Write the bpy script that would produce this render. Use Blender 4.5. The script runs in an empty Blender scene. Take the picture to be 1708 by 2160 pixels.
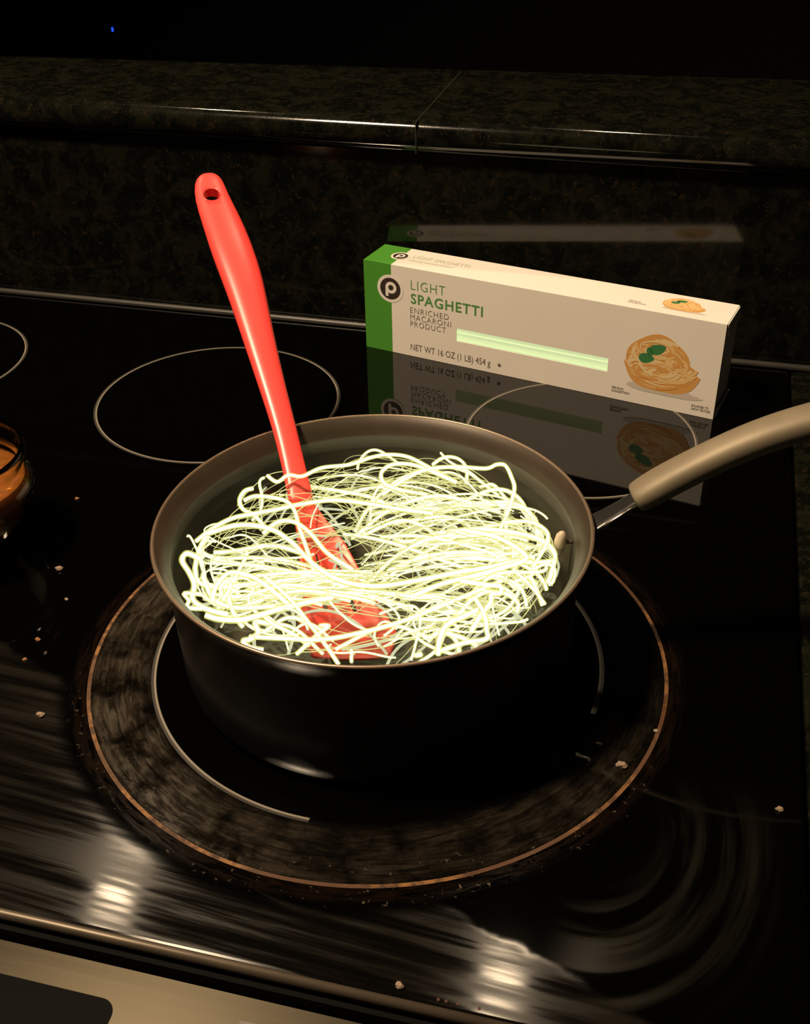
import bpy, bmesh, math, random
import numpy as np
from mathutils import Vector, Matrix

random.seed(7)
scene = bpy.context.scene
COL = scene.collection
ZT = 0.92                       # height of the cooktop glass above the floor (m)
def W(p):                       # centimetres over the cooktop -> metres in the room
    return Vector((p[0]/100, p[1]/100, ZT + p[2]/100))

# ------------------------------------------------------------------ camera
F_PX, IW, IH = 2426.3, 1708, 2160
YAW, PITCH, ROLL = 0.2631, 0.5903, -0.0173
CAM = Vector((3.545, -39.842, 38.537))
cy, sy, cp_, sp_ = math.cos(YAW), math.sin(YAW), math.cos(PITCH), math.sin(PITCH)
FWD = Vector((-sy*cp_, cy*cp_, -sp_)); r0 = Vector((cy, sy, 0)); u0 = r0.cross(FWD)
RIGHT = math.cos(ROLL)*r0 + math.sin(ROLL)*u0
UP = -math.sin(ROLL)*r0 + math.cos(ROLL)*u0
cam = bpy.data.cameras.new('camera'); cam.sensor_fit = 'HORIZONTAL'; cam.sensor_width = 36
cam.lens = F_PX*36/IW; cam.clip_start = 0.01
co = bpy.data.objects.new('camera', cam); COL.objects.link(co)
M = Matrix((RIGHT, UP, -FWD)).transposed().to_4x4(); M.translation = W(CAM); co.matrix_world = M
scene.camera = co

# ------------------------------------------------------------------ world, lamps, exposure
wd = bpy.data.worlds.new('world'); scene.world = wd; wd.use_nodes = True
wd.node_tree.nodes['Background'].inputs[0].default_value = (1.0, 0.85, 0.65, 1)
wd.node_tree.nodes['Background'].inputs[1].default_value = 0.0012
scene.view_settings.view_transform = 'Standard'; scene.view_settings.look = 'None'
scene.view_settings.exposure = 0; scene.view_settings.gamma = 1
scene.view_settings.use_curve_mapping = False
scene.cycles.transparent_max_bounces = 48
scene.cycles.max_bounces = 8

def disk_lamp(name, loc, aim, radius, power, col, spread=120):
    l = bpy.data.lights.new(name, 'AREA'); l.shape = 'DISK'; l.size = radius*2/100
    l.energy = power; l.color = col; l.spread = math.radians(spread)
    o = bpy.data.objects.new(name, l); COL.objects.link(o)
    o.location = W(loc); o.rotation_euler = (W(aim)-W(loc)).to_track_quat('-Z', 'Y').to_euler()
    return o
WARM = (1.0, 0.76, 0.50)
disk_lamp('ceiling_downlight', (-93, 90, 153), (-70, 70, 0), 4, 1.5, WARM)      # two cans over the bar
disk_lamp('ceiling_downlight', (-14, 88, 153), (-12, 60, 0), 4, 1.5, WARM)
disk_lamp('ceiling_downlight', (-64, -22, 150), (-14, 14, 0), 8, 17.5, WARM)        # kitchen can behind the camera

# ------------------------------------------------------------------ helpers
def tag(o, label=None, cat=None, group=None, kind=None):
    if label: o['label'] = label
    if cat: o['category'] = cat
    if group: o['group'] = group
    if kind: o['kind'] = kind
    return o
BASE = {}
def thing(name, base, label, cat, group=None):
    o = bpy.data.objects.new(name, None); COL.objects.link(o); o.location = W(base)
    o.empty_display_size = 0.02; BASE[o] = Vector(base)
    return tag(o, label, cat, group)
def mesh(name, verts, faces, mats, parent=None, base=None, smooth=False, midx=None):
    if base is None:
        base = BASE[parent] if parent is not None else Vector((0, 0, 0))
    base = Vector(base)
    me = bpy.data.meshes.new(name)
    me.from_pydata([((v[0]-base[0])/100, (v[1]-base[1])/100, (v[2]-base[2])/100) for v in verts], [], faces)
    if not isinstance(mats, (list, tuple)): mats = [mats]
    for m in mats: me.materials.append(m)
    if midx is not None: me.polygons.foreach_set('material_index', midx)
    if smooth: me.polygons.foreach_set('use_smooth', [True]*len(me.polygons))
    me.update()
    o = bpy.data.objects.new(name, me); COL.objects.link(o); BASE[o] = base
    if parent is not None:
        o.parent = parent; o.location = (base-BASE[parent])/100
    else: o.location = W(base)
    return o
def fixn(o):
    bm = bmesh.new(); bm.from_mesh(o.data); bmesh.ops.recalc_face_normals(bm, faces=bm.faces); bm.to_mesh(o.data); bm.free()
    return o
def bevel(o, w, seg=2, ang=35):
    m = o.modifiers.new('bevel', 'BEVEL'); m.width = w/100; m.segments = seg; m.limit_method = 'ANGLE'; m.angle_limit = math.radians(ang)
    return o
BF = [(0,3,2,1),(4,5,6,7),(0,1,5,4),(1,2,6,5),(2,3,7,6),(3,0,4,7)]
def boxv(x0, x1, y0, y1, z0, z1):
    return [(x0,y0,z0),(x1,y0,z0),(x1,y1,z0),(x0,y1,z0),(x0,y0,z1),(x1,y0,z1),(x1,y1,z1),(x0,y1,z1)]
def box(name, b, mat, parent=None, base=None, bev=0, seg=2):
    o = mesh(name, boxv(*b), BF, mat, parent, base)
    return bevel(o, bev, seg) if bev else o
def lathe(name, prof, c, mat, parent=None, base=None, n=96, closed=False):
    V, Fc = [], []
    for k in range(n):
        a = 2*math.pi*k/n
        for r, z in prof: V.append((c[0]+r*math.cos(a), c[1]+r*math.sin(a), z))
    m = len(prof); last = m if closed else m-1
    for k in range(n):
        k2 = (k+1) % n
        for i in range(last):
            j = (i+1) % m
            Fc.append((k*m+i, k2*m+i, k2*m+j, k*m+j))
    return fixn(mesh(name, V, Fc, mat, parent, base, smooth=True))
def annulus(name, c, r0, r1, z, mat, parent, n=160, a0=0, a1=2*math.pi):
    V, Fc = [], []
    for k in range(n+1):
        a = a0+(a1-a0)*k/n
        V += [(c[0]+r0*math.cos(a), c[1]+r0*math.sin(a), z), (c[0]+r1*math.cos(a), c[1]+r1*math.sin(a), z)]
    for k in range(n): Fc.append((2*k, 2*k+1, 2*k+3, 2*k+2))
    return mesh(name, V, Fc, mat, parent)
def catmull(P, per=8):
    P = [np.array(p, float) for p in P]; out = []
    for i in range(len(P)-1):
        a = P[max(i-1, 0)]; b = P[i]; c = P[i+1]; d = P[min(i+2, len(P)-1)]
        for k in range(per):
            t = k/per
            out.append(.5*((2*b)+(c-a)*t+(2*a-5*b+4*c-d)*t*t+(3*b-a-3*c+d)*t**3))
    out.append(P[-1]); return out
def tube(P, rad, n=6, V=None, Fc=None, cap=True):
    """sweeps a round section along P (list of points), appended to V, Fc"""
    P = [np.asarray(p, float) for p in P]; L = len(P)
    rads = rad if hasattr(rad, '__len__') else [rad]*L
    up = np.array([0.13, 0.21, 1.0]); s0 = len(V)
    for i in range(L):
        t = P[min(i+1, L-1)]-P[max(i-1, 0)]; t = t/(np.linalg.norm(t)+1e-9)
        a = np.cross(t, up); la = np.linalg.norm(a)
        a = a/la if la > 1e-3 else np.array([1., 0, 0]); b = np.cross(a, t)
        up = b if la > 1e-3 else up
        for k in range(n):
            w = 2*math.pi*k/n
            V.append(tuple(P[i]+rads[i]*(a*math.cos(w)+b*math.sin(w))))
    for i in range(L-1):
        for k in range(n):
            k2 = (k+1) % n
            Fc.append((s0+i*n+k, s0+(i+1)*n+k, s0+(i+1)*n+k2, s0+i*n+k2))
    if cap:
        Fc.append(tuple(s0+k for k in range(n))); Fc.append(tuple(s0+(L-1)*n+k for k in reversed(range(n))))

# -- materials
def newmat(name):
    m = bpy.data.materials.new(name); m.use_nodes = True
    return m, m.node_tree, m.node_tree.nodes['Principled BSDF']
def plain(name, col, rough=.5, metal=0, spec=.5, emit=None, es=0, noise=None, bump=0, coat=0):
    m, nt, b = newmat(name)
    b.inputs['Base Color'].default_value = (*col, 1); b.inputs['Roughness'].default_value = rough
    b.inputs['Metallic'].default_value = metal; b.inputs['Specular IOR Level'].default_value = spec
    b.inputs['Coat Weight'].default_value = coat
    if emit: b.inputs['Emission Color'].default_value = (*emit, 1); b.inputs['Emission Strength'].default_value = es
    if noise:                    # (scale, amount): a little unevenness of the surface's own colour
        tc = nt.nodes.new('ShaderNodeTexCoord'); nz = nt.nodes.new('ShaderNodeTexNoise')
        nz.inputs['Scale'].default_value = noise[0]; nz.inputs['Detail'].default_value = 5
        nt.links.new(tc.outputs['Object'], nz.inputs['Vector'])
        mx = nt.nodes.new('ShaderNodeMix'); mx.data_type = 'RGBA'
        mx.inputs[6].default_value = (*[c*(1-noise[1]) for c in col], 1); mx.inputs[7].default_value = (*[min(1, c*(1+noise[1])) for c in col], 1)
        nt.links.new(nz.outputs['Fac'], mx.inputs[0]); nt.links.new(mx.outputs[2], b.inputs['Base Color'])
        if bump:
            bp = nt.nodes.new('ShaderNodeBump'); bp.inputs['Strength'].default_value = bump; bp.inputs['Distance'].default_value = .001
            nt.links.new(nz.outputs['Fac'], bp.inputs['Height']); nt.links.new(bp.outputs[0], b.inputs['Normal'])
    return m
class G:                                       # tiny node-graph writer
    def __init__(s, nt): s.nt = nt
    def n(s, t, **k):
        x = s.nt.nodes.new(t)
        for a, v in k.items(): setattr(x, a, v)
        return x
    def put(s, sock, v):
        if isinstance(v, (int, float)): sock.default_value = v
        elif isinstance(v, tuple): sock.default_value = v
        else: s.nt.links.new(v, sock)
    def m(s, op, a, b=0.0, c=0.0, clamp=False):
        x = s.n('ShaderNodeMath', operation=op, use_clamp=clamp)
        for i, v in enumerate((a, b, c)): s.put(x.inputs[i], v)
        return x.outputs[0]
    def ramp(s, v, a, b):                      # smooth 0..1 between a and b (either order)
        x = s.n('ShaderNodeMapRange', interpolation_type='SMOOTHSTEP')
        lo, hi, t0, t1 = (a, b, 0., 1.) if a < b else (b, a, 1., 0.)
        s.put(x.inputs[0], v); s.put(x.inputs[1], lo); s.put(x.inputs[2], hi); s.put(x.inputs[3], t0); s.put(x.inputs[4], t1)
        return x.outputs[0]
    def xyz(s, x, y, z=0.0):
        c = s.n('ShaderNodeCombineXYZ'); s.put(c.inputs[0], x); s.put(c.inputs[1], y); s.put(c.inputs[2], z); return c.outputs[0]
    def noise(s, v, scale=1., detail=4., rough=.55, dist=0.):
        x = s.n('ShaderNodeTexNoise'); s.put(x.inputs['Vector'], v); s.put(x.inputs['Scale'], scale)
        s.put(x.inputs['Detail'], detail); s.put(x.inputs['Roughness'], rough); s.put(x.inputs['Distortion'], dist); return x.outputs[0]
    def vor(s, v, scale, feat='F1'):
        x = s.n('ShaderNodeTexVoronoi', feature=feat); s.put(x.inputs['Vector'], v); s.put(x.inputs['Scale'], scale); return x
    def mix(s, f, a, b):
        x = s.n('ShaderNodeMix', data_type='RGBA'); s.put(x.inputs[0], f); s.put(x.inputs[6], a); s.put(x.inputs[7], b); return x.outputs[2]

def granite():
    m, nt, b = newmat('granite'); g = G(nt)
    P = g.n('ShaderNodeTexCoord').outputs['Object']
    mp = g.n('ShaderNodeMapping'); mp.inputs['Scale'].default_value = (100, 100, 100); nt.links.new(P, mp.inputs[0]); P = mp.outputs[0]
    wob = g.noise(P, .9, 3)
    big = g.noise(P, .60, 5, .6, .8); mid = g.noise(P, 2.1, 5, .65, .5); fine = g.noise(P, 8.5, 3, .6)
    c = g.mix(g.ramp(big, .40, .62), (0.00231, 0.00277, 0.00198, 1), (0.00792, 0.00825, 0.00495, 1))
    c = g.mix(g.ramp(mid, .56, .68), c, (0.01980, 0.01254, 0.00627, 1))
    c = g.mix(g.ramp(mid, .42, .33), c, (0.00145, 0.00172, 0.00158, 1))
    v = g.vor(P, 3.4); spot = g.m('MULTIPLY', g.ramp(v.outputs['Distance'], .28, .12), g.ramp(wob, .5, .62))
    c = g.mix(spot, c, (0.02376, 0.01584, 0.00858, 1))
    c = g.mix(g.m('MULTIPLY', g.ramp(fine, .62, .74), .7), c, (0.02970, 0.02838, 0.02112, 1))
    nt.links.new(c, b.inputs['Base Color'])
    b.inputs['Roughness'].default_value = .10; b.inputs['Specular IOR Level'].default_value = .5
    r = g.m('MULTIPLY_ADD', fine, .10, .05); nt.links.new(r, b.inputs['Roughness'])
    return m
FR = (-9.52, 2.93)                              # centre of the front right burner
def cooktop_glass():
    m, nt, b = newmat('black_ceramic_glass'); g = G(nt)
    P = g.n('ShaderNodeTexCoord').outputs['Object']
    sp = g.n('ShaderNodeSeparateXYZ'); nt.links.new(P, sp.inputs[0])
    x = g.m('MULTIPLY', sp.outputs[0], 100); y = g.m('MULTIPLY', sp.outputs[1], 100)
    dx = g.m('SUBTRACT', x, FR[0]); dy = g.m('SUBTRACT', y, FR[1])
    r = g.m('SQRT', g.m('ADD', g.m('MULTIPLY', dx, dx), g.m('MULTIPLY', dy, dy))); th = g.m('ARCTAN2', dy, dx)
    # baked-on film between the two rings of the front burner
    pol = g.xyz(g.m('MULTIPLY', th, 3.8), g.m('MULTIPLY', r, 2.0)); s1 = g.noise(pol, 1.9, 8, .68, .8)
    s2 = g.noise(g.xyz(x, y), .55, 4, .6, .3)
    band = g.m('MULTIPLY', g.ramp(r, 11.0, 12.2), g.ramp(r, 14.5, 14.1))
    side = g.ramp(dx, 9.0, -7.0)
    low = g.ramp(dy, 8, -9)
    burn = g.m('MULTIPLY', g.m('MULTIPLY', band, g.ramp(s1, .22, .92)), g.m('MULTIPLY_ADD', g.m('MAXIMUM', side, g.m('MULTIPLY', low, .40)), g.ramp(s2, .30, .66), .06))
    speck = g.noise(g.xyz(x, y), 2.6, 3, .7)
    crust = g.m('MULTIPLY', g.m('MULTIPLY', g.ramp(r, 14.3, 14.6), g.ramp(r, 15.5, 14.8)), g.ramp(s1, .38, .62))
    dots = g.m('MULTIPLY', g.m('MULTIPLY', g.ramp(r, 12.6, 14.3), g.ramp(r, 15.6, 15.0)), g.m('MULTIPLY', g.ramp(speck, .62, .70), g.ramp(dy, -3, -9)))
    # greasy wipe marks along the front
    st = g.noise(g.xyz(g.m('MULTIPLY', x, .045), g.m('ADD', y, g.m('MULTIPLY', x, .06))), 1.5, 5, .6, .25)
    edge = g.noise(g.xyz(x, y), .5, 3)
    q = g.m('ADD', g.m('ADD', y, g.m('MULTIPLY', x, .39)), g.m('MULTIPLY_ADD', edge, 1.2, 11.6))
    zone = g.m('MULTIPLY', g.ramp(q, .25, -.35), g.ramp(r, 15.2, 16.4))
    wipe = g.m('MULTIPLY', zone, g.m('MULTIPLY_ADD', g.ramp(st, .36, .62), .8, .2))
    # faint swirl at the right
    ex = g.m('SUBTRACT', x, 2.5); ey = g.m('SUBTRACT', y, -5.5)
    er = g.m('SQRT', g.m('ADD', g.m('MULTIPLY', ex, ex), g.m('MULTIPLY', g.m('MULTIPLY', ey, ey), .55)))
    sw = g.noise(g.xyz(g.m('MULTIPLY', er, 1.0), g.m('MULTIPLY', g.m('ARCTAN2', ey, ex), .35)), 1.3, 3, .5)
    swirl = g.m('MULTIPLY', g.m('MULTIPLY', g.ramp(er, 2.2, 4.0), g.ramp(er, 8.2, 6.4)), g.m('MULTIPLY', g.ramp(sw, .42, .62), g.ramp(ey, 4.5, -1.5)))
    swirl = g.m('MULTIPLY', swirl, g.m('MULTIPLY', g.ramp(r, 15.0, 16.5), g.ramp(x, 1.0, 3.5)))
    c = g.mix(g.m('MULTIPLY', burn, .9), (.0007, .0007, .0006, 1), (.085, .067, .048, 1))
    c = g.mix(crust, c, (.0065, .0035, .002, 1)); c = g.mix(dots, c, (.10, .078, .058, 1))
    c = g.mix(g.m('MULTIPLY', wipe, .6), c, (.012, .010, .0075, 1)); c = g.mix(g.m('MULTIPLY', swirl, .8), c, (.0085, .0078, .0055, 1))
    nt.links.new(c, b.inputs['Base Color'])
    ro = g.m('ADD', g.m('ADD', .035, g.m('MULTIPLY', wipe, .21)), g.m('MAXIMUM', g.m('MULTIPLY', burn, .35), g.m('MULTIPLY', crust, .12)))
    nt.links.new(g.m('ADD', ro, g.m('MULTIPLY', swirl, .10)), b.inputs['Roughness'])
    # wiping leaves fine parallel scratches: they smear a lamp across the stroke
    nt.links.new(g.m('MULTIPLY', zone, .9), b.inputs['Anisotropic'])
    tn = g.n('ShaderNodeTangent', direction_type='UV_MAP'); tn.uv_map = 'UVMap'; nt.links.new(tn.outputs[0], b.inputs['Tangent'])
    sl = g.m('SUBTRACT', .5, g.m('ADD', g.m('MAXIMUM', g.m('MULTIPLY', burn, .42), g.m('MULTIPLY', crust, .5)), g.m('MULTIPLY', zone, g.m('MULTIPLY_ADD', g.ramp(st, .62, .36), .14, .14))))
    nt.links.new(sl, b.inputs['Specular IOR Level'])
    return m
def burnt_ring():
    m, nt, b = newmat('burnt_ring_print'); g = G(nt)
    P = g.n('ShaderNodeTexCoord').outputs['Object']
    nz = g.noise(P, 160, 4, .65); n2 = g.noise(P, 22, 3)
    c = g.mix(g.ramp(nz, .40, .62), (.05, .020, .006, 1), (.24, .105, .028, 1))
    c = g.mix(g.ramp(n2, .60, .38), c, (.075, .03, .010, 1))
    nt.links.new(c, b.inputs['Base Color']); b.inputs['Roughness'].default_value = .5
    return m
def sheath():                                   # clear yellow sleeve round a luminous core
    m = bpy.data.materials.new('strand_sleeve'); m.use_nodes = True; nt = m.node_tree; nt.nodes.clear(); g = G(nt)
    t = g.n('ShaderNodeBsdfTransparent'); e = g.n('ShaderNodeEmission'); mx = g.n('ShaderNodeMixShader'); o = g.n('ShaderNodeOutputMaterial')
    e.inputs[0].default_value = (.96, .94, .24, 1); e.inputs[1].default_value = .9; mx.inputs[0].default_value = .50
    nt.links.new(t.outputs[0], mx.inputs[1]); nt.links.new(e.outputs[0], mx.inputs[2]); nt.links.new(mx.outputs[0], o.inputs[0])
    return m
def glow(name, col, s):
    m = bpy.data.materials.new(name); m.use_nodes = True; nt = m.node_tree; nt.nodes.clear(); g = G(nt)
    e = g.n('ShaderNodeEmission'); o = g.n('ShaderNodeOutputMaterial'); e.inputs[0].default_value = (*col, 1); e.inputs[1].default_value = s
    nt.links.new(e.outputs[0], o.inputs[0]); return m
def water_mat():
    m = bpy.data.materials.new('water'); m.use_nodes = True; nt = m.node_tree; nt.nodes.clear(); g = G(nt)
    t = g.n('ShaderNodeBsdfTransparent'); t.inputs[0].default_value = (.93, .95, .88, 1)
    s = g.n('ShaderNodeBsdfGlossy'); s.inputs['Roughness'].default_value = .03
    f = g.n('ShaderNodeFresnel'); f.inputs[0].default_value = 1.33; mx = g.n('ShaderNodeMixShader'); o = g.n('ShaderNodeOutputMaterial')
    P = g.n('ShaderNodeTexCoord').outputs['Object']; bp = g.n('ShaderNodeBump'); bp.inputs['Strength'].default_value = .25; bp.inputs['Distance'].default_value = .002
    nt.links.new(g.noise(P, 70, 2), bp.inputs['Height'])
    nt.links.new(bp.outputs[0], s.inputs['Normal'])
    nt.links.new(f.outputs[0], mx.inputs[0]); nt.links.new(t.outputs[0], mx.inputs[1]); nt.links.new(s.outputs[0], mx.inputs[2]); nt.links.new(mx.outputs[0], o.inputs[0])
    return m
def glass_mat():
    m, nt, b = newmat('clear_glass'); b.inputs['Base Color'].default_value = (.98, .93, .82, 1); b.inputs['Roughness'].default_value = .02
    b.inputs['Transmission Weight'].default_value = 1; b.inputs['IOR'].default_value = 1.48
    return m
def steel_mat():
    m, nt, b = newmat('brushed_steel'); g = G(nt)
    P = g.n('ShaderNodeTexCoord').outputs['Object']; mp = g.n('ShaderNodeMapping'); mp.inputs['Scale'].default_value = (6, 900, 900); nt.links.new(P, mp.inputs[0])
    nz = g.noise(mp.outputs[0], 1., 3)
    b.inputs['Base Color'].default_value = (.040, .034, .024, 1); b.inputs['Metallic'].default_value = 1
    nt.links.new(g.m('MULTIPLY_ADD', nz, .08, .30), b.inputs['Roughness']); b.inputs['Anisotropic'].default_value = .65
    tn = g.n('ShaderNodeTangent', direction_type='UV_MAP'); tn.uv_map = 'UVMap'; nt.links.new(tn.outputs[0], b.inputs['Tangent'])
    return m
GRAN = granite(); GLASS = cooktop_glass()
BLACK = plain('black_enamel', (.006, .006, .006), .25); STEEL = steel_mat()
RINGP = plain('ring_print', (.20, .175, .14), .4); RINGD = plain('ring_shade_paint', (.035, .03, .025), .4); BURNT = burnt_ring()  # RINGD: dim band painted as the rings' doubled shadow line
TRIM = plain('rear_trim', (.035, .031, .027), .42, noise=(60, .4)); DARK = plain('unlit_dark', (.003, .003, .003), .9)  # DARK: near-black colour stands in for the unlit room beyond the bar
FRONTTRIM = plain('front_trim', (.10, .078, .055), .42, .5, noise=(40, .4))

# ------------------------------------------------------------------ setting
tag(box('floor', (-700, 500, -300, 320, -92.5, -92), plain('floor_tile', (.03, .026, .02), .6, noise=(4, .3))), kind='structure')
BS = 40.75                                      # face of the granite upstand behind the range
wb = box('wall_back', (-190, 190, BS, BS+11, -92, 13.95), GRAN, base=(0, BS, 0)); tag(wb, kind='structure')
tag(box('wall_far', (-700, 500, 320, 330, -92, 170), DARK), kind='structure')
bar = thing('bar_counter', (-16.6, 45, 13.95), 'raised dark granite bar ledge with a bullnose edge behind the stove', 'counter')
def bar_slab(x0, x1):
    prof = []
    zc, rr = 15.15, 1.2                          # bullnose: half-round nose towards the cook
    for k in range(13):
        a = -math.pi/2 - math.pi*k/12
        prof.append((41.0+rr*.9*math.cos(a), zc+rr*math.sin(a)))
    prof += [(56.6, 16.35), (56.6, 13.95)]
    n = len(prof); V = [(x, y+(.065*x if y > 50 else 0), z) for x in (x0, x1) for y, z in prof]
    Fc = [(i, (i+1) % n, n+(i+1) % n, n+i) for i in range(n)]+[tuple(range(n))[::-1], tuple(range(n, 2*n))]
    o = fixn(mesh('slab', V, Fc, GRAN, bar, smooth=True))
    es = o.modifiers.new('split', 'EDGE_SPLIT'); es.split_angle = math.radians(40); return o
bar_slab(-190, -16.72); bar_slab(-16.66, 190)
mesh('joint', boxv(-16.72, -16.66, 39.94, 55.0, 14.1, 16.34), BF, plain('joint_filler', (.032, .03, .025), .5), bar)
ct = thing('countertop', (14, 12, -5), 'dark granite worktop to the right of the stove', 'counter')
box('slab', (11.35, 75, -18, BS-.02, -3.2, -.15), GRAN, ct, bev=.15)
box('cabinet', (11.6, 75, -15, BS-.05, -91.98, -3.2), BLACK, ct)

# ------------------------------------------------------------------ range
rg = thing('electric_range', (-27, 12, -92), 'black glass electric range with steel front strip', 'stove')
g0 = mesh('glass_cooktop', boxv(-65, 11.13, -15.55, 40.0, -.45, 0), BF, GLASS, rg, base=(0, 0, 0)); 
uv = g0.data.uv_layers.new(name='UVMap')
for lp in g0.data.loops:
    q = g0.data.vertices[lp.vertex_index].co; uv.data[lp.index].uv = (q.y, -q.x)      # u runs towards the wall
bevel(g0, .12, 2)
mesh('body', boxv(-64.8, 11.1, -14.9, 40.0, -91.9, -.46), BF, BLACK, rg)
V, Fc = [], []
tube([(-190, 40.44, .1), (-60, 40.44, .1), (0, 40.44, .1), (74, 40.44, .1)], .27, 12, V, Fc)
tag(mesh('trim_1', V, Fc, TRIM, smooth=True, base=(0, 40.4, 0)), kind='structure')
V, Fc = [], []
tube([(-65, -15.62, -.26), (-20, -15.62, -.26), (11.1, -15.62, -.26)], .24, 10, V, Fc)
mesh('front_trim', V, Fc, FRONTTRIM, rg, smooth=True)
for nm, c, r in (('burner_ring', (-27.84, 26.42), 8.45), ('burner_ring', (-2.40, 27.20), 7.55), ('burner_ring', (-52.3, 27.5), 7.5)):
    annulus(nm, c, r-.055, r+.055, .006, RINGP, rg); annulus('ring_shade', c, r+.055, r+.19, .004, RINGD, rg)
wa, wb_ = math.radians(-9.5), math.radians(270.3)                # worn away at the front
annulus('burner_ring', FR, 11.145, 11.255, .006, RINGP, rg, a0=wa, a1=wb_); annulus('ring_shade', FR, 11.255, 11.39, .004, RINGD, rg, a0=wa, a1=wb_)
tag(annulus('burnt_ring', FR, 14.31, 14.50, .006, BURNT, rg), 'brown burnt outer ring of the front burner')
# steel strip with its touch panel, sloping down towards the cook
pn = mesh('control_panel', [(-65,-16.1,-1.3),(11.1,-16.1,-1.3),(11.1,-21.5,-1.75),(-65,-21.5,-1.75),(-65,-16.1,-2.4),(11.1,-16.1,-2.4),(11.1,-21.5,-8),(-65,-21.5,-8)],
          [(0,3,2,1),(4,5,6,7),(0,1,5,4),(1,2,6,5),(2,3,7,6),(3,0,4,7)], STEEL, rg)
fixn(pn)
uv = pn.data.uv_layers.new(name='UVMap')
for lp in pn.data.loops:
    q = pn.data.vertices[lp.vertex_index].co; uv.data[lp.index].uv = (q.y, -q.x)
def panel_pt(x, s, up=.012):                    # s: cm towards the cook
    return (x, -16.1-s, -1.3-s*.0833+up)
def rounded(x0, x1, s0, s1, rad, n=8):
    out = []
    for cx, cs, a0 in ((x1-rad, s0+rad, -90), (x1-rad, s1-rad, 0), (x0+rad, s1-rad, 90), (x0+rad, s0+rad, 180)):
        for k in range(n+1):
            a = math.radians(a0+90*k/n); out.append((cx+rad*math.cos(a), cs+rad*math.sin(a)))
    return out
R = rounded(-40, -14.2, 1.32, 4.6, .62)
tp = mesh('touch_panel', [panel_pt(x, s) for x, s in R], [tuple(range(len(R)))], plain('touch_glass', (.006, .006, .006), .12), pn)
R = rounded(-9.35, -6.4, .93, 2.1, .08)
mesh('badge', [panel_pt(x, s) for x, s in R], [tuple(range(len(R)))], plain('badge_dark', (.12, .105, .08), .4), pn)
box('gap_shade_fill', (-64.9, 11.0, -16.06, -14.95, -2.4, -.62), plain('gap_black', (.0008, .0008, .0008), .6, spec=.08), rg)  # near-black block painting the shade of the open gap
for x in (-2.13, -1.84, -1.4, -.59):
    box('printed_mark', (x-.05, x+.05, -15.32, -15.2, 0, .004), plain('red_print', (.05, .004, .003), .5), rg)

# ------------------------------------------------------------------ saucepan
PC = (-9.60, 3.11)
pot = thing('saucepan', (PC[0], PC[1], 0), 'black nonstick saucepan with a grey handle on the front burner', 'saucepan')
POTOUT = plain('pot_outside', (.004, .004, .0035), .3, spec=.3, noise=(30, .3)); POTIN = plain('pot_nonstick', (.060, .052, .040), .36, noise=(40, .18), bump=.15)
RIM = plain('bare_rim', (.34, .24, .17), .35, .75)
lathe('outer_shell', [(0.01,.02),(8.6,.02),(9.15,.12),(9.45,.5),(9.6,1.2),(9.72,3.5),(9.80,6.6),(9.9,7.2),(10.14,7.66),(10.30,7.90)], PC, POTOUT, pot, n=160)
lathe('inner_lining', [(0.01,.5),(8.4,.5),(9.0,.7),(9.3,1.4),(9.45,3.5),(9.52,6.4),(9.56,7.02),(9.60,7.1)], PC, POTIN, pot, n=160)
lathe('flared_lip', [(9.60,7.1),(9.63,7.14),(9.72,7.36),(9.90,7.66),(10.08,7.86),(10.20,7.97)], PC, plain('lip_brown', (.052, .037, .025), .42, .3, noise=(50, .25)), pot, n=160)
lathe('rim', [(10.19,7.965),(10.26,8.03),(10.35,8.0),(10.385,7.93),(10.35,7.86),(10.28,7.88)], PC, RIM, pot, n=160, closed=True)
ang = math.atan2(3.16, 10.06); HD = (math.cos(ang), math.sin(ang))
HN = (-HD[1], HD[0])
def hp(s, z, t=0): return (PC[0]+HD[0]*s+HN[0]*t, PC[1]+HD[1]*s+HN[1]*t, z)
HGR = plain('grey_handle', (.215, .175, .118), .56, .25, noise=(55, .25))
HDK = plain('handle_bracket_steel', (.13, .125, .12), .3, .9)
def section(rows, n=20, sup=2.4):
    """rows: (s, z, half width, half height, tilt); lofted super-ellipse sections"""
    V, Fc = [], []
    for s, z, a, b, tl in rows:
        for k in range(n):
            w = 2*math.pi*k/n; c, sn = math.cos(w), math.sin(w)
            tt = a*math.copysign(abs(c)**(2/sup), c); hh = b*math.copysign(abs(sn)**(2/sup), sn)
            V.append(hp(s-hh*math.sin(tl), z+hh*math.cos(tl), tt))
    m = len(rows)
    for i in range(m-1):
        for k in range(n): Fc.append((i*n+k, i*n+(k+1) % n, (i+1)*n+(k+1) % n, (i+1)*n+k))
    Fc += [tuple(range(n))[::-1], tuple((m-1)*n+k for k in range(n))]
    return V, Fc
V, Fc = section([(12.35,8.62,.72,.52,.6),(12.5,8.72,.86,.64,.6),(13.2,9.2,.92,.70,.58),(14.1,9.78,.92,.72,.55),(15.76,10.76,.90,.72,.5),(17.8,11.78,.92,.74,.4),(20.1,12.55,.98,.74,.28),(23,13.2,1.02,.72,.18),(26.5,13.6,1.0,.68,.08),(28.3,13.7,.8,.5,.05),(28.8,13.7,.4,.2,.05)])
hd = fixn(mesh('handle', V, Fc, HGR, pot, smooth=True))
ss = hd.modifiers.new('sub', 'SUBSURF'); ss.levels = ss.render_levels = 2
V, Fc = section([(9.86,6.9,.75,.14,.9),(10.35,7.2,.70,.13,.6),(11.0,7.62,.58,.14,.58),(11.8,8.15,.52,.16,.6),(12.7,8.8,.5,.2,.6)], sup=4)
fixn(mesh('bracket', V, Fc, HDK, hd, smooth=False))
V, Fc = [], []
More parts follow.
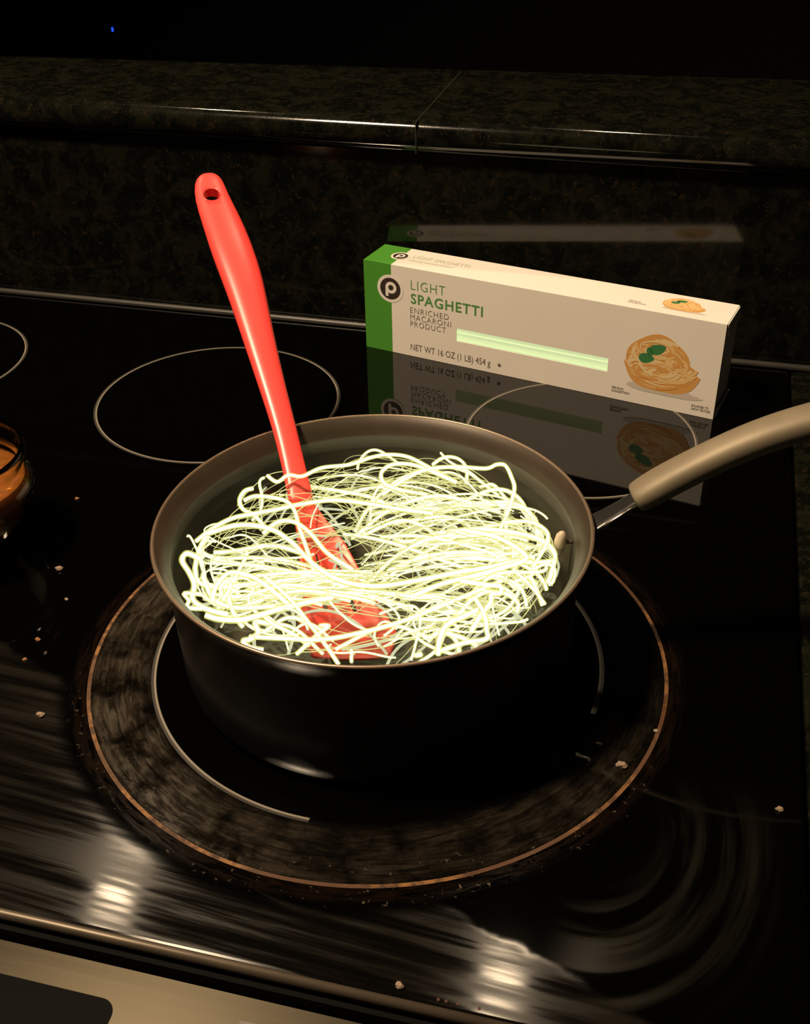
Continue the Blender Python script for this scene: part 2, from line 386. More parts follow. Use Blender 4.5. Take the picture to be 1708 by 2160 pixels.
tube([hp(10.25,7.12,-.66), hp(11.3,7.82,-.56), hp(12.45,8.62,-.5)], .09, 6, V, Fc)
mesh('bracket_edge', V, Fc, plain('bright_steel', (.6, .56, .48), .25, 1), hd, smooth=True)
def capsule(P, rad, n=12):
    V, Fc = [], []
    tube(P, rad, n, V, Fc); return V, Fc
V, Fc = capsule([hp(8.82,5.85,-.38), hp(8.84,5.95,-.38), hp(8.87,6.2,-.38), hp(8.9,6.6,-.4), hp(8.95,7.0,-.42), hp(8.98,7.16,-.42), hp(8.98,7.24,-.42)], [.05,.18,.26,.29,.25,.15,.05])
tag(mesh('rivet', V, Fc, plain('rivet_beige', (.50, .38, .28), .35, noise=(300, .35)), pot, smooth=True), 'beige rivet head inside the pan below the handle')
V, Fc = capsule([hp(9.6,6.6,-.4), hp(9.3,6.6,-.4), hp(8.95,6.6,-.4)], .12, 8)
mesh('rivet_stem', V, Fc, POTIN, pot, smooth=True)

# ------------------------------------------------------------------ water
WZ = 6.35
V, Fc = [(PC[0], PC[1], WZ)], []
for j in range(1, 10):
    for k in range(96):
        a = 2*math.pi*k/96; r = 9.49*j/9; V.append((PC[0]+r*math.cos(a), PC[1]+r*math.sin(a), WZ+(.05 if j == 9 else 0)))
for k in range(96): Fc.append((0, 1+k, 1+(k+1) % 96))
for j in range(8):
    for k in range(96): Fc.append((1+j*96+k, 1+(j+1)*96+k, 1+(j+1)*96+(k+1) % 96, 1+j*96+(k+1) % 96))
wt = mesh('water', V, Fc, water_mat(), base=(PC[0], PC[1], WZ), smooth=True)
tag(wt, 'clear water filling the black saucepan', 'water', kind='stuff')

# ------------------------------------------------------------------ red slotted spatula
def ray(px, py):
    return (RIGHT*((px-IW/2)/F_PX) + UP*(-(py-IH/2)/F_PX) + FWD)
def cam_depth(p): return (Vector(p)-CAM).dot(FWD)
def project(p):
    q = Vector(p)-CAM; d = q.dot(FWD); return (IW/2+F_PX*q.dot(RIGHT)/d, IH/2-F_PX*q.dot(UP)/d)
SA, SB = Vector((-9.92, .15, 2.0)), Vector((-25.18, 23.79, 17.19))
SD = (SB-SA).normalized(); SLAT = SD.cross(Vector((0, 0, 1))).normalized(); SNRM = SLAT.cross(SD).normalized()
if SNRM.z < 0: SNRM = -SNRM
def on_spoon(px, py):                           # the point of the spatula's own plane
    d = ray(px, py); return CAM+d*((SA-CAM).dot(SNRM)/d.dot(SNRM))
RED = plain('red_silicone', (.90, .065, .055), .33, spec=.5)
sp = thing('slotted_spatula', tuple(SA), 'glossy red slotted spatula leaning in the pot', 'spatula')
rows = []                                       # centre on the plane, half width, half thickness, bow
for (px, py, w, th, bow) in [(437,367,.25,.12,0),(438,371,.55,.22,0),(440,383,.87,.27,0),(446,417,1.02,.31,.05),(467,467,1.15,.48,.12),(486,520,1.22,.58,.2),(501,563,1.20,.58,.25),(516,607,1.13,.56,.25),(534,673,.97,.5,.2),(552,740,.84,.45,.15),(581,840,.69,.38,.05),(601,907,.635,.33,0),(617,973,.62,.30,0),(629,1030,.62,.27,0),(640,1072,.72,.2,0)]:
    rows.append((on_spoon(px, py), w, th, bow))
V, Fc = [], []; n = 24; sup = 2.5
for c, w, th, bow in rows:
    for k in range(n):
        a = 2*math.pi*k/n; ca, sa = math.cos(a), math.sin(a)
        V.append(c+SLAT*(w*math.copysign(abs(ca)**(2/sup), ca))+SNRM*(bow*.6+th*math.copysign(abs(sa)**(2/sup), sa)))
for i in range(len(rows)-1):
    for k in range(n): Fc.append((i*n+k, i*n+(k+1) % n, (i+1)*n+(k+1) % n, (i+1)*n+k))
Fc += [tuple(range(n))[::-1], tuple((len(rows)-1)*n+k for k in range(n))]
hs = fixn(mesh('handle', V, Fc, RED, sp, smooth=True))
sub = hs.modifiers.new('sub', 'SUBSURF'); sub.levels = 1; sub.render_levels = 2
# hang hole: a real hole, cut by a cylinder that is applied and thrown away
hc = on_spoon(447, 420); V, Fc = [], []
tube([tuple(hc-SNRM*2), tuple(hc+SNRM*2)], .48, 32, V, Fc)
cut = fixn(mesh('cutter', V, Fc, RED, base=(0, 0, 0)))
bo = hs.modifiers.new('hole', 'BOOLEAN'); bo.operation = 'DIFFERENCE'; bo.solver = 'EXACT'; bo.object = cut
bpy.context.view_layer.update()
dg = bpy.context.evaluated_depsgraph_get()
nm = bpy.data.meshes.new_from_object(hs.evaluated_get(dg)); hs.modifiers.clear(); hs.data = nm
bpy.data.objects.remove(cut)
V, Fc = [], []
for k in range(33):                             # raised lip of the hole
    a = 2*math.pi*k/32
    for j in range(8):
        b = 2*math.pi*j/8; rr = .52+.05*math.cos(b)
        V.append(hc+SLAT*(rr*math.cos(a))+SD*(rr*math.sin(a))+SNRM*(.33+.05*math.sin(b)))
for k in range(32):
    for j in range(8): Fc.append((k*8+j, k*8+(j+1) % 8, (k+1)*8+(j+1) % 8, (k+1)*8+j))
fixn(mesh('hole_lip', V, Fc, RED, hs, smooth=True))
# blade: pixel outline put on the spatula's plane, slots cut between the tines
Lft = [(620,1060),(622,1100),(628,1150),(634,1200),(632,1250),(628,1300),(632,1350),(660,1393)]
Rgt = [(660,1060),(690,1102),(728,1150),(756,1205),(782,1255),(812,1300),(838,1345),(820,1392)]
NR, NC = 30, 21
def lerp_list(L, t):
    f = t*(len(L)-1); i = min(int(f), len(L)-2); f -= i
    return (L[i][0]*(1-f)+L[i+1][0]*f, L[i][1]*(1-f)+L[i+1][1]*f)
V = []
for i in range(NR):
    t = i/(NR-1); a = on_spoon(*lerp_list(Lft, t)); b = on_spoon(*lerp_list(Rgt, t))
    for j in range(NC):
        s = j/(NC-1); curl = .35*(2*s-1)**2*min(1, t*2)
        V.append(a.lerp(b, s)+SNRM*curl)
Fc = []
for i in range(NR-1):
    for j in range(NC-1):
        if 10 <= i < 20 and j in (6, 13): continue
        Fc.append((i*NC+j, i*NC+j+1, (i+1)*NC+j+1, (i+1)*NC+j))
bl = fixn(mesh('blade', V, Fc, RED, sp, smooth=True))
so = bl.modifiers.new('thick', 'SOLIDIFY'); so.thickness = .0024; so.offset = 0
bevel(bl, .05, 2)

# ------------------------------------------------------------------ glowing spaghetti
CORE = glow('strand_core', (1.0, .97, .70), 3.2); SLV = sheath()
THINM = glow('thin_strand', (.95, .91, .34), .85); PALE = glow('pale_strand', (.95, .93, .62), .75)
def at_px(px, py, z):
    d = ray(px, py); return CAM+d*((z-CAM.z)/d.z)
def zoompt(q, z):                               # coordinates read off an enlarged view of the pot
    return at_px(280+q[0]*.5855, 850+q[1]*.5855, z)
def strand_geo(P, r, V, Fc, mi, thick=True, m0=0):
    n0 = len(Fc); tube(P, r, 6, V, Fc); mi += [m0]*(len(Fc)-n0)
    if thick:
        n0 = len(Fc); tube(P, r*1.75, 6, V, Fc); mi += [1]*(len(Fc)-n0)
HERO = [
 ('glowing strand arching highest across the back of the pot', [(485,262,7.0),(520,284,7.0),(560,260,7.2),(610,264,7.3),(680,234,7.3),(780,222,7.2),(860,196,7.2),(920,186,7.2),(990,194,7.2),(1060,228,7.1),(1120,262,7.0),(1165,285,6.9)], .075),
 ('glowing strand with a square bend at the right rear of the pot', [(900,330,6.6),(985,272,6.9),(1060,240,7.2),(1160,230,7.3),(1270,236,7.3),(1310,222,7.4),(1342,226,7.4),(1364,268,7.3),(1374,312,7.1),(1352,390,6.8),(1325,450,6.5)], .08),
 ('glowing open loop left of the square bend', [(1165,286,7.0),(1085,250,7.1),(1005,222,7.2),(935,222,7.2),(896,250,7.1),(905,288,7.0),(960,312,6.8),(1060,330,6.7)], .085),
 ('glowing strand ending in a tip above the left pot wall', [(228,498,7.1),(290,450,7.2),(360,415,7.3),(430,400,7.3),(510,385,7.2),(600,366,7.2),(720,350,7.2),(840,362,7.2),(960,382,7.1),(1080,398,7.0)], .085),
 ('small upright glowing hook left of the spatula', [(432,308,7.7),(402,318,7.5),(385,350,7.3),(396,382,7.1),(435,402,6.9),(470,440,6.7)], .085),
 ('glowing strand bending down over the spatula neck', [(400,352,7.2),(440,336,7.4),(500,340,7.5),(552,354,7.5),(582,388,7.4),(600,450,7.2),(628,530,7.0),(650,600,6.8)], .08),
 ('wavy glowing strand hanging at the far left wall', [(240,560,7.0),(195,542,7.2),(178,568,7.2),(204,612,7.1),(222,655,7.0),(216,706,6.9),(260,740,6.9),(340,762,6.9)], .105),
 ('glowing zigzag end lowest at the left wall', [(250,690,6.9),(186,686,7.0),(202,712,7.0),(196,736,7.0),(250,742,6.9)], .075),
 ('glowing strand curving off the lower left tip', [(262,764,7.2),(310,778,7.1),(380,782,7.0),(440,770,7.0),(520,745,6.9),(620,720,6.9),(720,700,6.8)], .105),
 ('glowing kinked strand by the lower left rim', [(478,792,7.1),(440,790,7.0),(452,826,7.0),(425,850,7.0),(398,858,7.0),(420,880,7.0),(470,890,6.9)], .095),
 ('glowing round arch at lower left', [(286,712,6.9),(300,660,7.1),(346,612,7.3),(405,618,7.3),(455,640,7.1),(520,690,6.9),(570,735,6.8)], .095),
 ('small glowing oval ring inside the lower left arch', [(322,696,7.0),(316,664,7.2),(338,640,7.3),(352,656,7.3),(338,690,7.1),(326,706,7.0)], .07),
 ('long glowing strand crossing the pot from left tip to right', [(270,470,7.2),(380,440,7.3),(490,452,7.4),(570,500,7.4),(650,580,7.3),(750,640,7.2),(880,660,7.1),(1020,640,7.1),(1170,610,7.1),(1290,590,7.0),(1412,562,6.9)], .10),
 ('glowing strand with a sharp point at the right', [(1020,690,6.9),(1120,650,7.0),(1240,620,7.1),(1360,585,7.2),(1418,560,7.2),(1380,520,7.1),(1300,480,7.1),(1200,460,7.0)], .10),
 ('glowing hooked strand at lower right', [(1180,640,7.0),(1270,655,7.2),(1322,660,7.3),(1324,684,7.2),(1292,690,7.1),(1288,720,7.0),(1250,770,6.9),(1220,820,6.8)], .10),
 ('glowing strand ending straight down at the front right rim', [(1240,745,7.0),(1190,770,7.2),(1130,800,7.2),(1105,850,7.1),(1100,905,7.0)], .10),
 ('glowing strand ending by the front right wall', [(1230,700,7.0),(1265,760,7.2),(1275,820,7.1),(1272,850,7.0),(1190,865,6.9),(1090,900,6.8)], .09),
 ('long low glowing arc sweeping over the spatula blade', [(420,842,7.0),(540,848,7.1),(680,852,7.2),(820,828,7.2),(960,790,7.1),(1090,740,7.0),(1210,690,7.0),(1330,640,6.9)], .08),
 ('glowing strand running steeply over the spatula blade', [(470,620,7.0),(560,700,7.2),(640,800,7.2),(700,880,7.1),(740,940,7.0)], .075),
 ('glowing kinked strand nearest the beige rivet', [(1330,430,7.0),(1430,428,7.1),(1490,462,7.2),(1492,500,7.1),(1470,545,7.0),(1440,590,6.9)], .075),
 ('glowing strand drooping at the right wall', [(1360,640,7.0),(1395,665,7.1),(1412,700,7.0),(1418,730,6.9)], .07),
 ('faint double strand furthest right under the rivet', [(1440,600,7.0),(1490,580,7.0),(1520,600,6.9),(1515,640,6.8),(1500,655,6.8)], .06),
 ('straight glowing strand slanting down by the right wall', [(1370,600,7.0),(1430,655,7.0),(1484,724,6.9)], .065),
 ('glowing arc above the left bright knot', [(470,470,7.2),(520,430,7.4),(580,428,7.4),(640,470,7.3),(700,540,7.2),(790,600,7.1)], .09),
]
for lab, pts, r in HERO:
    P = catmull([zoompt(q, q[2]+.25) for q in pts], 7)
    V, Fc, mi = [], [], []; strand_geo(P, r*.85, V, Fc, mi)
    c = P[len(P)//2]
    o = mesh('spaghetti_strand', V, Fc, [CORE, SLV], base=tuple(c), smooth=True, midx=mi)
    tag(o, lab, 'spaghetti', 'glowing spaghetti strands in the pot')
# the tangle: nobody could count it
rng = np.random.default_rng(11)
AX = np.array([math.cos(.26), math.sin(.26)]); AY = np.array([-AX[1], AX[0]]); PCN = np.array(PC)
def wander(u0, v0, heading, length, curv, wob, z0, z1, rmax=8.4, step=.22):
    """a strand lying in the water: heading drifts, turned back from the wall"""
    p = PCN+AX*u0+AY*v0; h = heading; out = []; k = curv; nst = int(length/step)
    ph = rng.uniform(0, 6.28)
    for i in range(nst):
        f = i/max(1, nst-1)
        z = z0+(z1-z0)*math.sin(math.pi*f)+.12*math.sin(ph+f*7)
        out.append((p[0], p[1], z))
        k += rng.normal(0, wob); k *= .97
        d = AX*math.cos(h)+AY*math.sin(h); rel = p-PCN; rr = np.linalg.norm(rel)
        if rr > rmax-1.6:
            cr = d[0]*rel[1]-d[1]*rel[0]; h += -math.copysign(.16*(rr-rmax+1.6)/1.6, cr)*(1 if d@rel > 0 else 0)
        h += k*step; p = p+(AX*math.cos(h)+AY*math.sin(h))*step
        if np.linalg.norm(p-PCN) > rmax+.35: break
    return out
V, Fc, mi = [], [], []
def pot_uv(px, py):
    q = at_px(px, py, 6.9); d = np.array([q.x, q.y])-PCN; return (d@AX, d@AY)
KNOTS = [pot_uv(*k) for k in ((520,1175),(590,1225),(650,1200),(930,1180),(1020,1120),(860,1090),(1000,1290),(480,1250),(720,1245),(1060,1180),(780,1035),(930,1055),(1050,1050),(900,1310),(560,1320),(620,1180),(540,1150),(500,1205),(570,1255),(900,1200),(980,1140))]
def over_blade(P):                              # how much of the strand lies over the spatula
    k = 0
    for q in P[::3]:
        x, y = project(q)
        if (635 < x < 745 and 1060 < y < 1200) or (620 < x < 850 and 1265 < y < 1400): k += 1
    return k/max(1, len(P[::3]))
def arc(u, v, L, spread, zlo, zhi, rmax=8.3):
    hd_ = rng.normal(.06, spread)+(math.pi if rng.random() < .5 else 0)
    # strands follow the wall: bowed away from the middle of the pot
    kv = -.022*v*math.copysign(1, math.cos(hd_))+rng.normal(0, .045)
    h0 = hd_-kv*L*.45
    u -= math.cos(hd_)*L*.45; v -= math.sin(hd_)*L*.45; rr = math.hypot(u, v)
    if rr > 7.7: u, v = u*7.7/rr, v*7.7/rr
    return wander(u, v, h0, L, kv, .012, rng.uniform(*zlo), rng.uniform(*zhi), rmax)
n_ = 0
for i in range(400):                            # bright strands running through the knots
    cu, cv = KNOTS[i % len(KNOTS)]
    P = arc(cu+rng.normal(0, .75), cv+rng.normal(0, .6), rng.uniform(3.5, 11), .38, (5.8, 6.5), (6.3, 7.2))
    if len(P) < 10 or over_blade(P) > (.10 if rng.random() < .9 else .3): continue
    strand_geo(P, rng.uniform(.055, .08) if n_ % 3 == 0 else rng.uniform(.022, .038), V, Fc, mi, True, 0)
    n_ += 1
    if n_ > 104: break
n_ = 0
for i in range(900):                            # fine yellow strands everywhere
    a = rng.uniform(0, 6.28); r = 7.6*math.sqrt(rng.random())
    P = arc(r*math.cos(a), (r*math.sin(a)-.5)*.9, rng.uniform(4, 12), .5, (5.6, 6.6), (6.3, 7.2))
    if len(P) < 10 or (over_blade(P) > .12 and n_ % 4): continue
    strand_geo(P, rng.uniform(.012, .024), V, Fc, mi, False, 2); n_ += 1
    if n_ > 220: break
for i in range(60):                             # curly ends round the edge
    a = rng.uniform(-math.pi, math.pi); r = rng.uniform(6.2, 8.2)
    if .35 < a < 2.8 and rng.random() < .8: a = -a
    P = wander(r*math.cos(a), r*math.sin(a), rng.uniform(0, 6.28), rng.uniform(2, 5), rng.normal(0, .9), .12, rng.uniform(6.1, 6.7), rng.uniform(6.6, 7.3), 8.6, .13)
    if len(P) > 8: strand_geo(P, rng.uniform(.03, .075), V, Fc, mi, True, 0)
for i in range(50):                             # dim ones deeper in the water
    a = rng.uniform(0, 6.28); r = 8*math.sqrt(rng.random())
    P = wander(r*math.cos(a), r*math.sin(a), rng.uniform(0, 6.28), rng.uniform(3, 8), rng.normal(0, .3), .06, rng.uniform(4.2, 5.6), rng.uniform(5.2, 6.2), 8.6)
    if len(P) > 8: strand_geo(P, rng.uniform(.05, .08), V, Fc, mi, False, 3)
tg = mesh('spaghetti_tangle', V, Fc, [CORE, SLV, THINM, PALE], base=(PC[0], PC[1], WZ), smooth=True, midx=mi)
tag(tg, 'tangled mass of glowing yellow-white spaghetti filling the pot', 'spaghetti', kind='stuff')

# ------------------------------------------------------------------ spaghetti box
B0 = Vector((-20.0, 37.11, 0.02)); BA = -.2165; BL, BW, BH = 26.7, 3.42, 6.975
BU = Vector((math.cos(BA), math.sin(BA), 0)); BV = Vector((-BU.y, BU.x, 0)); BZ = Vector((0, 0, 1))
def bp(u, d, z): return B0+BU*u+BV*d+BZ*z
bx = thing('spaghetti_box', tuple(bp(BL/2, BW/2, 0)), 'white and green spaghetti carton with a window standing behind the pot', 'box')
CARD = plain('white_card', (.86, .80, .73), .42, noise=(25, .03)); GREEN = plain('green_print', (.075, .30, .030), .42)
INK_G = plain('green_ink', (.10, .30, .07), .5); INK_D = plain('grey_ink', (.17, .145, .115), .5); INK_B = plain('dark_brown_ink', (.040, .026, .018), .5)
INK_W = plain('white_ink', (.84, .79, .73), .45); INK_L = plain('light_green_ink', (.50, .56, .40), .5)
u0_, u1_, z0_, z1_ = 7.55, 19.07, 1.96, 2.97      # window
V = [bp(0,0,0),bp(u0_,0,0),bp(u1_,0,0),bp(BL,0,0), bp(0,0,z0_),bp(u0_,0,z0_),bp(u1_,0,z0_),bp(BL,0,z0_),
     bp(0,0,z1_),bp(u0_,0,z1_),bp(u1_,0,z1_),bp(BL,0,z1_), bp(0,0,BH),bp(u0_,0,BH),bp(u1_,0,BH),bp(BL,0,BH),
     bp(0,BW,0),bp(BL,BW,0),bp(0,BW,BH),bp(BL,BW,BH)]
Fc = [(i+4*j, i+1+4*j, i+5+4*j, i+4+4*j) for j in range(3) for i in range(3) if not (i == 1 and j == 1)]
Fc += [(12,13,14,15,19,18), (16,17,3,2,1,0), (17,16,18,19), (0,4,8,12,18,16), (3,17,19,15,11,7)]
cb = fixn(mesh('carton', V, Fc, CARD, bx)); s = cb.modifiers.new('card', 'SOLIDIFY'); s.thickness = .0005; s.offset = -1
def front(u, z, e=.012): return bp(u, -e, z)
def top(u, d, e=.012): return bp(u, d, BH+e)
def patch(name, pts, mat, parent=bx): return fixn(mesh(name, pts, [tuple(range(len(pts)))], mat, parent))
GU = 2.25
V = [front(0, 0, .01), front(GU, 0, .01), front(GU, BH+.01, .01), front(-.01, BH+.01, .01), top(GU, BW, .01), top(-.01, BW, .01), bp(-.012, BW, 0), bp(-.012, -.01, 0), bp(-.012, -.01, BH+.01), bp(-.012, BW, BH+.01)]
mesh('green_band', V, [(0,1,2,3),(3,2,4,5),(6,7,8,9)], GREEN, bx)
def disc(name, fn, c, r, mat, e, k=1., n=40, parent=bx):
    return mesh(name, [fn(c[0]+r*math.cos(2*math.pi*i/n), c[1]+k*r*math.sin(2*math.pi*i/n), e) for i in range(n)], [tuple(range(n))], mat, parent)
def logo(fn, c, r, k=1.):
    lg = disc('logo', fn, c, r, INK_W, .016, k); disc('logo_disc', fn, c, r*.78, INK_B, .020, k, parent=lg)
    n = 32; V, Fc = [], []                      # a pale "p": bowl and stem
    for i in range(n+1):
        a = 2*math.pi*i/n
        for rr in (.20, .42): V.append(fn(c[0]+r*(.05+rr*math.cos(a)), c[1]+k*r*(.08+rr*math.sin(a)), .024))
    for i in range(n): Fc.append((2*i, 2*i+1, 2*i+3, 2*i+2))
    b = len(V); V += [fn(c[0]+r*q[0], c[1]+k*r*q[1], .0245) for q in ((-.37,-.56),(-.15,-.56),(-.15,.1),(-.37,.1))]; Fc.append((b, b+1, b+2, b+3))
    mesh('logo_letter', V, Fc, INK_W, lg)
logo(front, (2.18, 5.10), 1.08); logo(top, (2.16, 1.75), .72, 1.0)
def text(name, body, fn, u, z, width, height, mat, weight=0., sx=1.0, e=.014, parent=bx):
    """flat print in the built-in sans; fitted to width x height (cm)"""
    cu = bpy.data.curves.new(name, 'FONT'); cu.body = body; cu.size = 1; cu.space_character = sx; cu.offset = weight; cu.resolution_u = 3
    o = bpy.data.objects.new(name, cu); COL.objects.link(o); bpy.context.view_layer.update()
    me = bpy.data.meshes.new_from_object(o.evaluated_get(bpy.context.evaluated_depsgraph_get()))
    vs = [v.co.copy() for v in me.vertices]; fs = [tuple(p.vertices) for p in me.polygons]
    bpy.data.objects.remove(o); bpy.data.curves.remove(cu); bpy.data.meshes.remove(me)
    x0, x1 = min(v.x for v in vs), max(v.x for v in vs); y1 = .70 if '\n' not in body else max(v.y for v in vs)
    y0 = 0 if '\n' not in body else min(v.y for v in vs)
    return mesh(name, [fn(u+(v.x-x0)/(x1-x0)*width, z+(v.y-y0)/(y1-y0)*height, e) for v in vs], fs, mat, parent)
text('lettering', 'LIGHT', front, 3.87, 5.34, 2.75, .74, INK_G, -.012, 1.15)
text('lettering', 'SPAGHETTI', front, 3.85, 4.28, 5.75, .76, INK_G, .018, 1.12)
text('lettering', 'ENRICHED', front, 3.80, 3.50, 3.12, .46, INK_D, -.012, 1.15)
text('lettering', 'MACARONI', front, 3.80, 2.96, 3.30, .46, INK_D, -.012, 1.15)
text('lettering', 'PRODUCT', front, 3.80, 2.42, 2.90, .46, INK_D, -.012, 1.15)
text('lettering', 'NET WT 16 OZ (1 LB) 454 g', front, 3.80, .50, 6.5, .52, INK_D, 0, 1.0)
text('lettering', 'SERVING\nSUGGESTION', front, 19.5, .55, 1.28, .42, INK_D, .01, 1.0)
text('lettering', 'ENLARGED TO\nSHOW TEXTURE', front, 25.15, .42, 1.3, .42, INK_D, .01, 1.0)
disc('printed_dot', front, (11.0, .74), .13, INK_D, .014)
text('lettering', 'LIGHT SPAGHETTI', top, 3.1, 1.75, 4.5, .55, INK_L, 0, 1.05)
text('lettering', 'ENRICHED MACARONI PRODUCT', top, 3.1, 1.2, 3.6, .22, INK_L, 0, 1.05)
text('lettering', 'SERVING\nSUGGESTION', top, 19.8, .75, 1.25, .45, INK_D, 0, 1.0)
# printed picture of a pasta nest
PC1 = plain('pasta_print_light', (.80, .53, .22), .45); PC2 = plain('pasta_print_mid', (.70, .36, .10), .45); PC3 = plain('pasta_print_dark', (.62, .27, .06), .45); PC4 = plain('pasta_print_pale', (.82, .62, .33), .45); LEAF = plain('leaf_print', (.05, .21, .07), .45)
SHD = plain('print_shadow', (.62, .55, .48), .45)
def nest(fn, c, sx, sy, seed, parent=bx):
    rn = random.Random(seed); V, Fc, mi = [], [], []
    def poly(pts, m, e):
        b = len(V); V.extend(fn(c[0]+x*sx, c[1]+y*sy, e) for x, y in pts); Fc.append(tuple(range(b, b+len(pts)))); mi.append(m)
    def ribbon(pts, w, m, e):
        b = len(V); L = len(pts)
        for i, (x, y) in enumerate(pts):
            x2, y2 = pts[min(i+1, L-1)]; x1, y1 = pts[max(i-1, 0)]; l = math.hypot(x2-x1, y2-y1)+1e-9
            nx, ny = -(y2-y1)/l, (x2-x1)/l; ww = w*(.35+.65*math.sin(math.pi*(i+.5)/L)**.5)
            V.append(fn(c[0]+(x+nx*ww)*sx, c[1]+(y+ny*ww)*sy, e)); V.append(fn(c[0]+(x-nx*ww)*sx, c[1]+(y-ny*ww)*sy, e))
        for i in range(L-1): Fc.append((b+2*i, b+2*i+1, b+2*i+3, b+2*i+2)); mi.append(m)
    out = []                                    # silhouette: dome with a lobe at lower right
    for i in range(48):
        a = 2*math.pi*i/48; r = 1+.03*math.sin(5*a)
        x, y = .92*r*math.cos(a), .95*r*math.sin(a)
        if y < -.2 and x > .2: x += .18
        if y > 0: x = x*.86-.06
        out.append((x, y))
    poly([(x*1.02+.12, y*.18-.86) for x, y in out], 5, .013)
    poly(out, 1, .0145)
    def inside(x, y):
        if y > 0: return ((x+.06)/.86)**2+(y/.95)**2 < .82
        return ((x-.06)/.98)**2+(y/.95)**2 < .84
    e = .015
    for k in range(120):
        t = rn.random(); cx_, cy_ = rn.uniform(-.35, .35), rn.uniform(-.75, .55)
        R1 = rn.uniform(.25, .95); fl = rn.uniform(.35, .75); a0 = rn.uniform(0, 6.28); da = rn.uniform(1.2, 2.8); tl = rn.uniform(-.4, .25)
        pts = []
        for i in range(15):
            a = a0+da*i/14; x, y = R1*math.cos(a), R1*fl*math.sin(a)
            x, y = x*math.cos(tl)-y*math.sin(tl)+cx_*.5, x*math.sin(tl)+y*math.cos(tl)+cy_*.7
            if inside(x, y): pts.append((x, y))
            elif len(pts) > 4: break
            else: pts = []
        if len(pts) > 4:
            e += .00006; ribbon(pts, rn.uniform(.022, .05), 2, e); e += .00002; ribbon([(x-.012, y+.03) for x, y in pts], rn.uniform(.035, .06), rn.choice((0, 0, 0, 3, 3, 1)), e)
    for k in range(10):                         # coil at the crown
        R1 = .12+.05*k; pts = [(-.1+R1*math.cos(a)*.95, .52+R1*.6*math.sin(a)) for a in [rn.uniform(0, 6)+.22*i for i in range(14)] if False] or [(-.1+R1*.95*math.cos(k+.2*i), .50+R1*.55*math.sin(k+.2*i)) for i in range(16)]
        pts = [q for q in pts if inside(*q)]
        if len(pts) > 5: e += .00006; ribbon(pts, .05, (0, 3, 1)[k % 3], e)
    for cx_, cy_, a, l, w in ((-.08, .48, .6, .22, .16), (-.34, .12, .15, .20, .16), (-.28, .36, 1.9, .14, .08)):
        pts = []
        for i in range(20):
            t = 2*math.pi*i/20; x, y = l*math.cos(t), w*math.sin(t)*(1-.3*math.cos(t)); pts.append((cx_+x*math.cos(a)-y*math.sin(a), cy_+x*math.sin(a)+y*math.cos(a)))
        poly(pts, 4, .026)
    mesh('printed_pasta', V, Fc, [PC1, PC2, PC3, PC4, LEAF, SHD], parent, midx=mi)
nest(front, (22.65, 3.3), 2.75, 2.2, 3); nest(top, (23.3, 1.85), 1.55, 1.05, 5)
# dry spaghetti inside, seen through the window
DRY = plain('glowing_dry_spaghetti', (.42, .42, .30), .5, emit=(.74, .86, .46), es=.72)  # emission stands in for the light inside the carton
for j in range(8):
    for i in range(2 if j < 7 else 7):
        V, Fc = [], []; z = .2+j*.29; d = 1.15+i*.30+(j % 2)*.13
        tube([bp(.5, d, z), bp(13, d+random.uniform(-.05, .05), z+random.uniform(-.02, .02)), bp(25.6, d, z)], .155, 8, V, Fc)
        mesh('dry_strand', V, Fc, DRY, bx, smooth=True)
# end flaps at the right
V = [bp(BL+.02, .15, BH-.05), bp(BL+.02, BW-.1, BH-.05), bp(BL+.16, BW-.15, BH-.9), bp(BL+.10, .3, BH-.9)]
f1 = patch('end_flap', V, CARD); s = f1.modifiers.new('card', 'SOLIDIFY'); s.thickness = .0006
V = [bp(BL+.02, .15, .05), bp(BL+.02, BW-.1, .05), bp(BL+.14, BW-.15, .8), bp(BL+.1, .3, .8)]
f1 = patch('end_flap', V, CARD); s = f1.modifiers.new('card', 'SOLIDIFY'); s.thickness = .0006

# ------------------------------------------------------------------ glass jar of sauce at the left edge
JC = (-35.3, 6.25)
jar = thing('glass_jar', (JC[0], JC[1], 0), 'clear glass jar of amber sauce cut off by the left edge', 'jar')
outp = [(.01,.03),(2.4,.03),(2.7,.12),(3.05,.8),(3.7,1.7),(4.05,2.3),(4.3,2.9),(4.62,3.6),(4.70,4.05),(4.5,4.55),(4.18,4.9),(4.10,5.05),(4.22,5.3),(4.46,5.75),(4.52,6.1),(4.44,6.4),(4.36,6.46)]
inp = [(4.28,6.4),(4.34,6.05),(4.28,5.75),(4.05,5.32),(3.93,5.05),(4.02,4.85),(4.34,4.5),(4.52,4.05),(4.42,3.6),(4.1,2.9),(3.85,2.3),(3.5,1.75),(2.85,.9),(2.3,.5),(.01,.42)]
lathe('glass_body', outp+inp, JC, glass_mat(), jar, n=72)
SAUCE = plain('amber_sauce', (.24, .08, .014), .25, noise=(160, .75), bump=.5)
lathe('sauce', [(.01,.5),(2.2,.55),(2.75,.9),(3.4,1.75),(3.75,2.3),(4.0,2.9),(4.3,3.6),(4.38,4.05),(4.2,4.45),(.01,4.55)], JC, SAUCE, jar, n=64)
rj = random.Random(4); CAR = plain('orange_shred', (.62, .20, .02), .4)
for k in range(9):
    a = rj.uniform(-.9, 1.1); r = rj.uniform(3.7, 4.1); z = rj.uniform(2.9, 4.4); V, Fc = [], []
    p0 = np.array([JC[0]+r*math.cos(a), JC[1]+r*math.sin(a), z]); dd = np.array([rj.uniform(-.3,.3), rj.uniform(-.3,.3), rj.uniform(-.5,.5)])
    tube([p0-dd, p0-dd*.3+.04, p0+dd*.4, p0+dd], [.04,.12,.13,.04], 6, V, Fc); mesh('sauce_shred', V, Fc, CAR, jar, smooth=True)

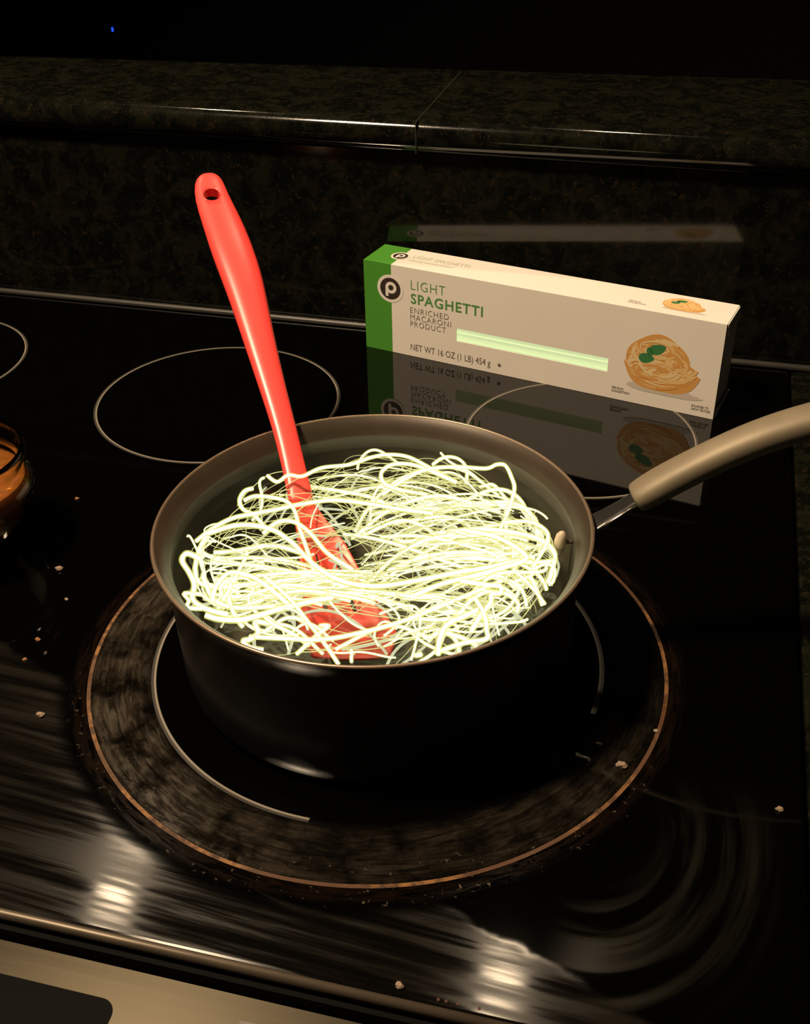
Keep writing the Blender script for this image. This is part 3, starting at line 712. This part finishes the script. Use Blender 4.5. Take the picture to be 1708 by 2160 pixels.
# ------------------------------------------------------------------ crumbs on the glass
CR = plain('crumb_pale', (.24, .17, .115), .6, noise=(500, .4)); CRO = plain('crumb_orange', (.24, .10, .035), .6)
crumbs = [((-31.44,12.42), .16, CRO, 'tiny orange crumb on the glass between jar and rear ring'), ((-28.92,5.54), .26, CR, 'largest pale crumb beside the glass jar'),
 ((-27.19,3.16), .14, CR, 'small crumb left of the burnt ring, below the largest crumb'), ((-26.99,-.26), .17, CRO, 'upper of two orange crumbs near the left edge'),
 ((-26.83,-1.83), .15, CRO, 'lower of two orange crumbs near the left edge'), ((-24.02,-5.31), .24, CR, 'pale flake on the glass left of the burnt ring'),
 ((-3.67,-15.1), .22, CR, 'pale flake by the front edge of the glass'), ((10.1,-2.95), .2, CR, 'grey flake near the right edge of the glass'),
 ((3.24,-2.02), .30, CR, 'pale dried blob inside the burnt ring at lower right'), ((2.1,-.9), .16, CR, 'round dried spot inside the burnt ring, above the blob'),
 ((4.6,.6), .13, CR, 'tiny dried fleck at the right side of the burnt ring')]
rc = random.Random(9)
for (x, y), r, m, lab in crumbs:
    V, Fc = [], []; n = 8
    for z, k in ((0.006, .9), (.4*r, 1.), (.75*r, .6)):
        for i in range(n):
            a = 2*math.pi*i/n; q = r*k*rc.uniform(.65, 1.15); V.append((x+q*math.cos(a), y+q*.8*math.sin(a), z))
    for j in range(2):
        for i in range(n): Fc.append((j*n+i, j*n+(i+1) % n, (j+1)*n+(i+1) % n, (j+1)*n+i))
    Fc += [tuple(range(n))[::-1], tuple(range(2*n, 3*n))]
    tag(mesh('crumb', V, Fc, m, base=(x, y, 0)), lab, 'crumb', 'food crumbs on the cooktop')

# ------------------------------------------------------------------ standby light far behind
LEDP = Vector((-187.5, 317.6, -37.2))
dv = thing('wall_device', (LEDP.x, 319.9, LEDP.z-6), 'dark device with a tiny blue standby light in the black room beyond the bar', 'device')
mesh('case', boxv(LEDP.x-10, LEDP.x+10, 318, 319.95, LEDP.z-6, LEDP.z+6), BF, DARK, dv)
mesh('standby_light', boxv(LEDP.x-.28, LEDP.x+.28, 317.6, 318, LEDP.z-.65, LEDP.z+.65), BF, glow('blue_led', (.02, .10, 1.0), 1.0), dv)
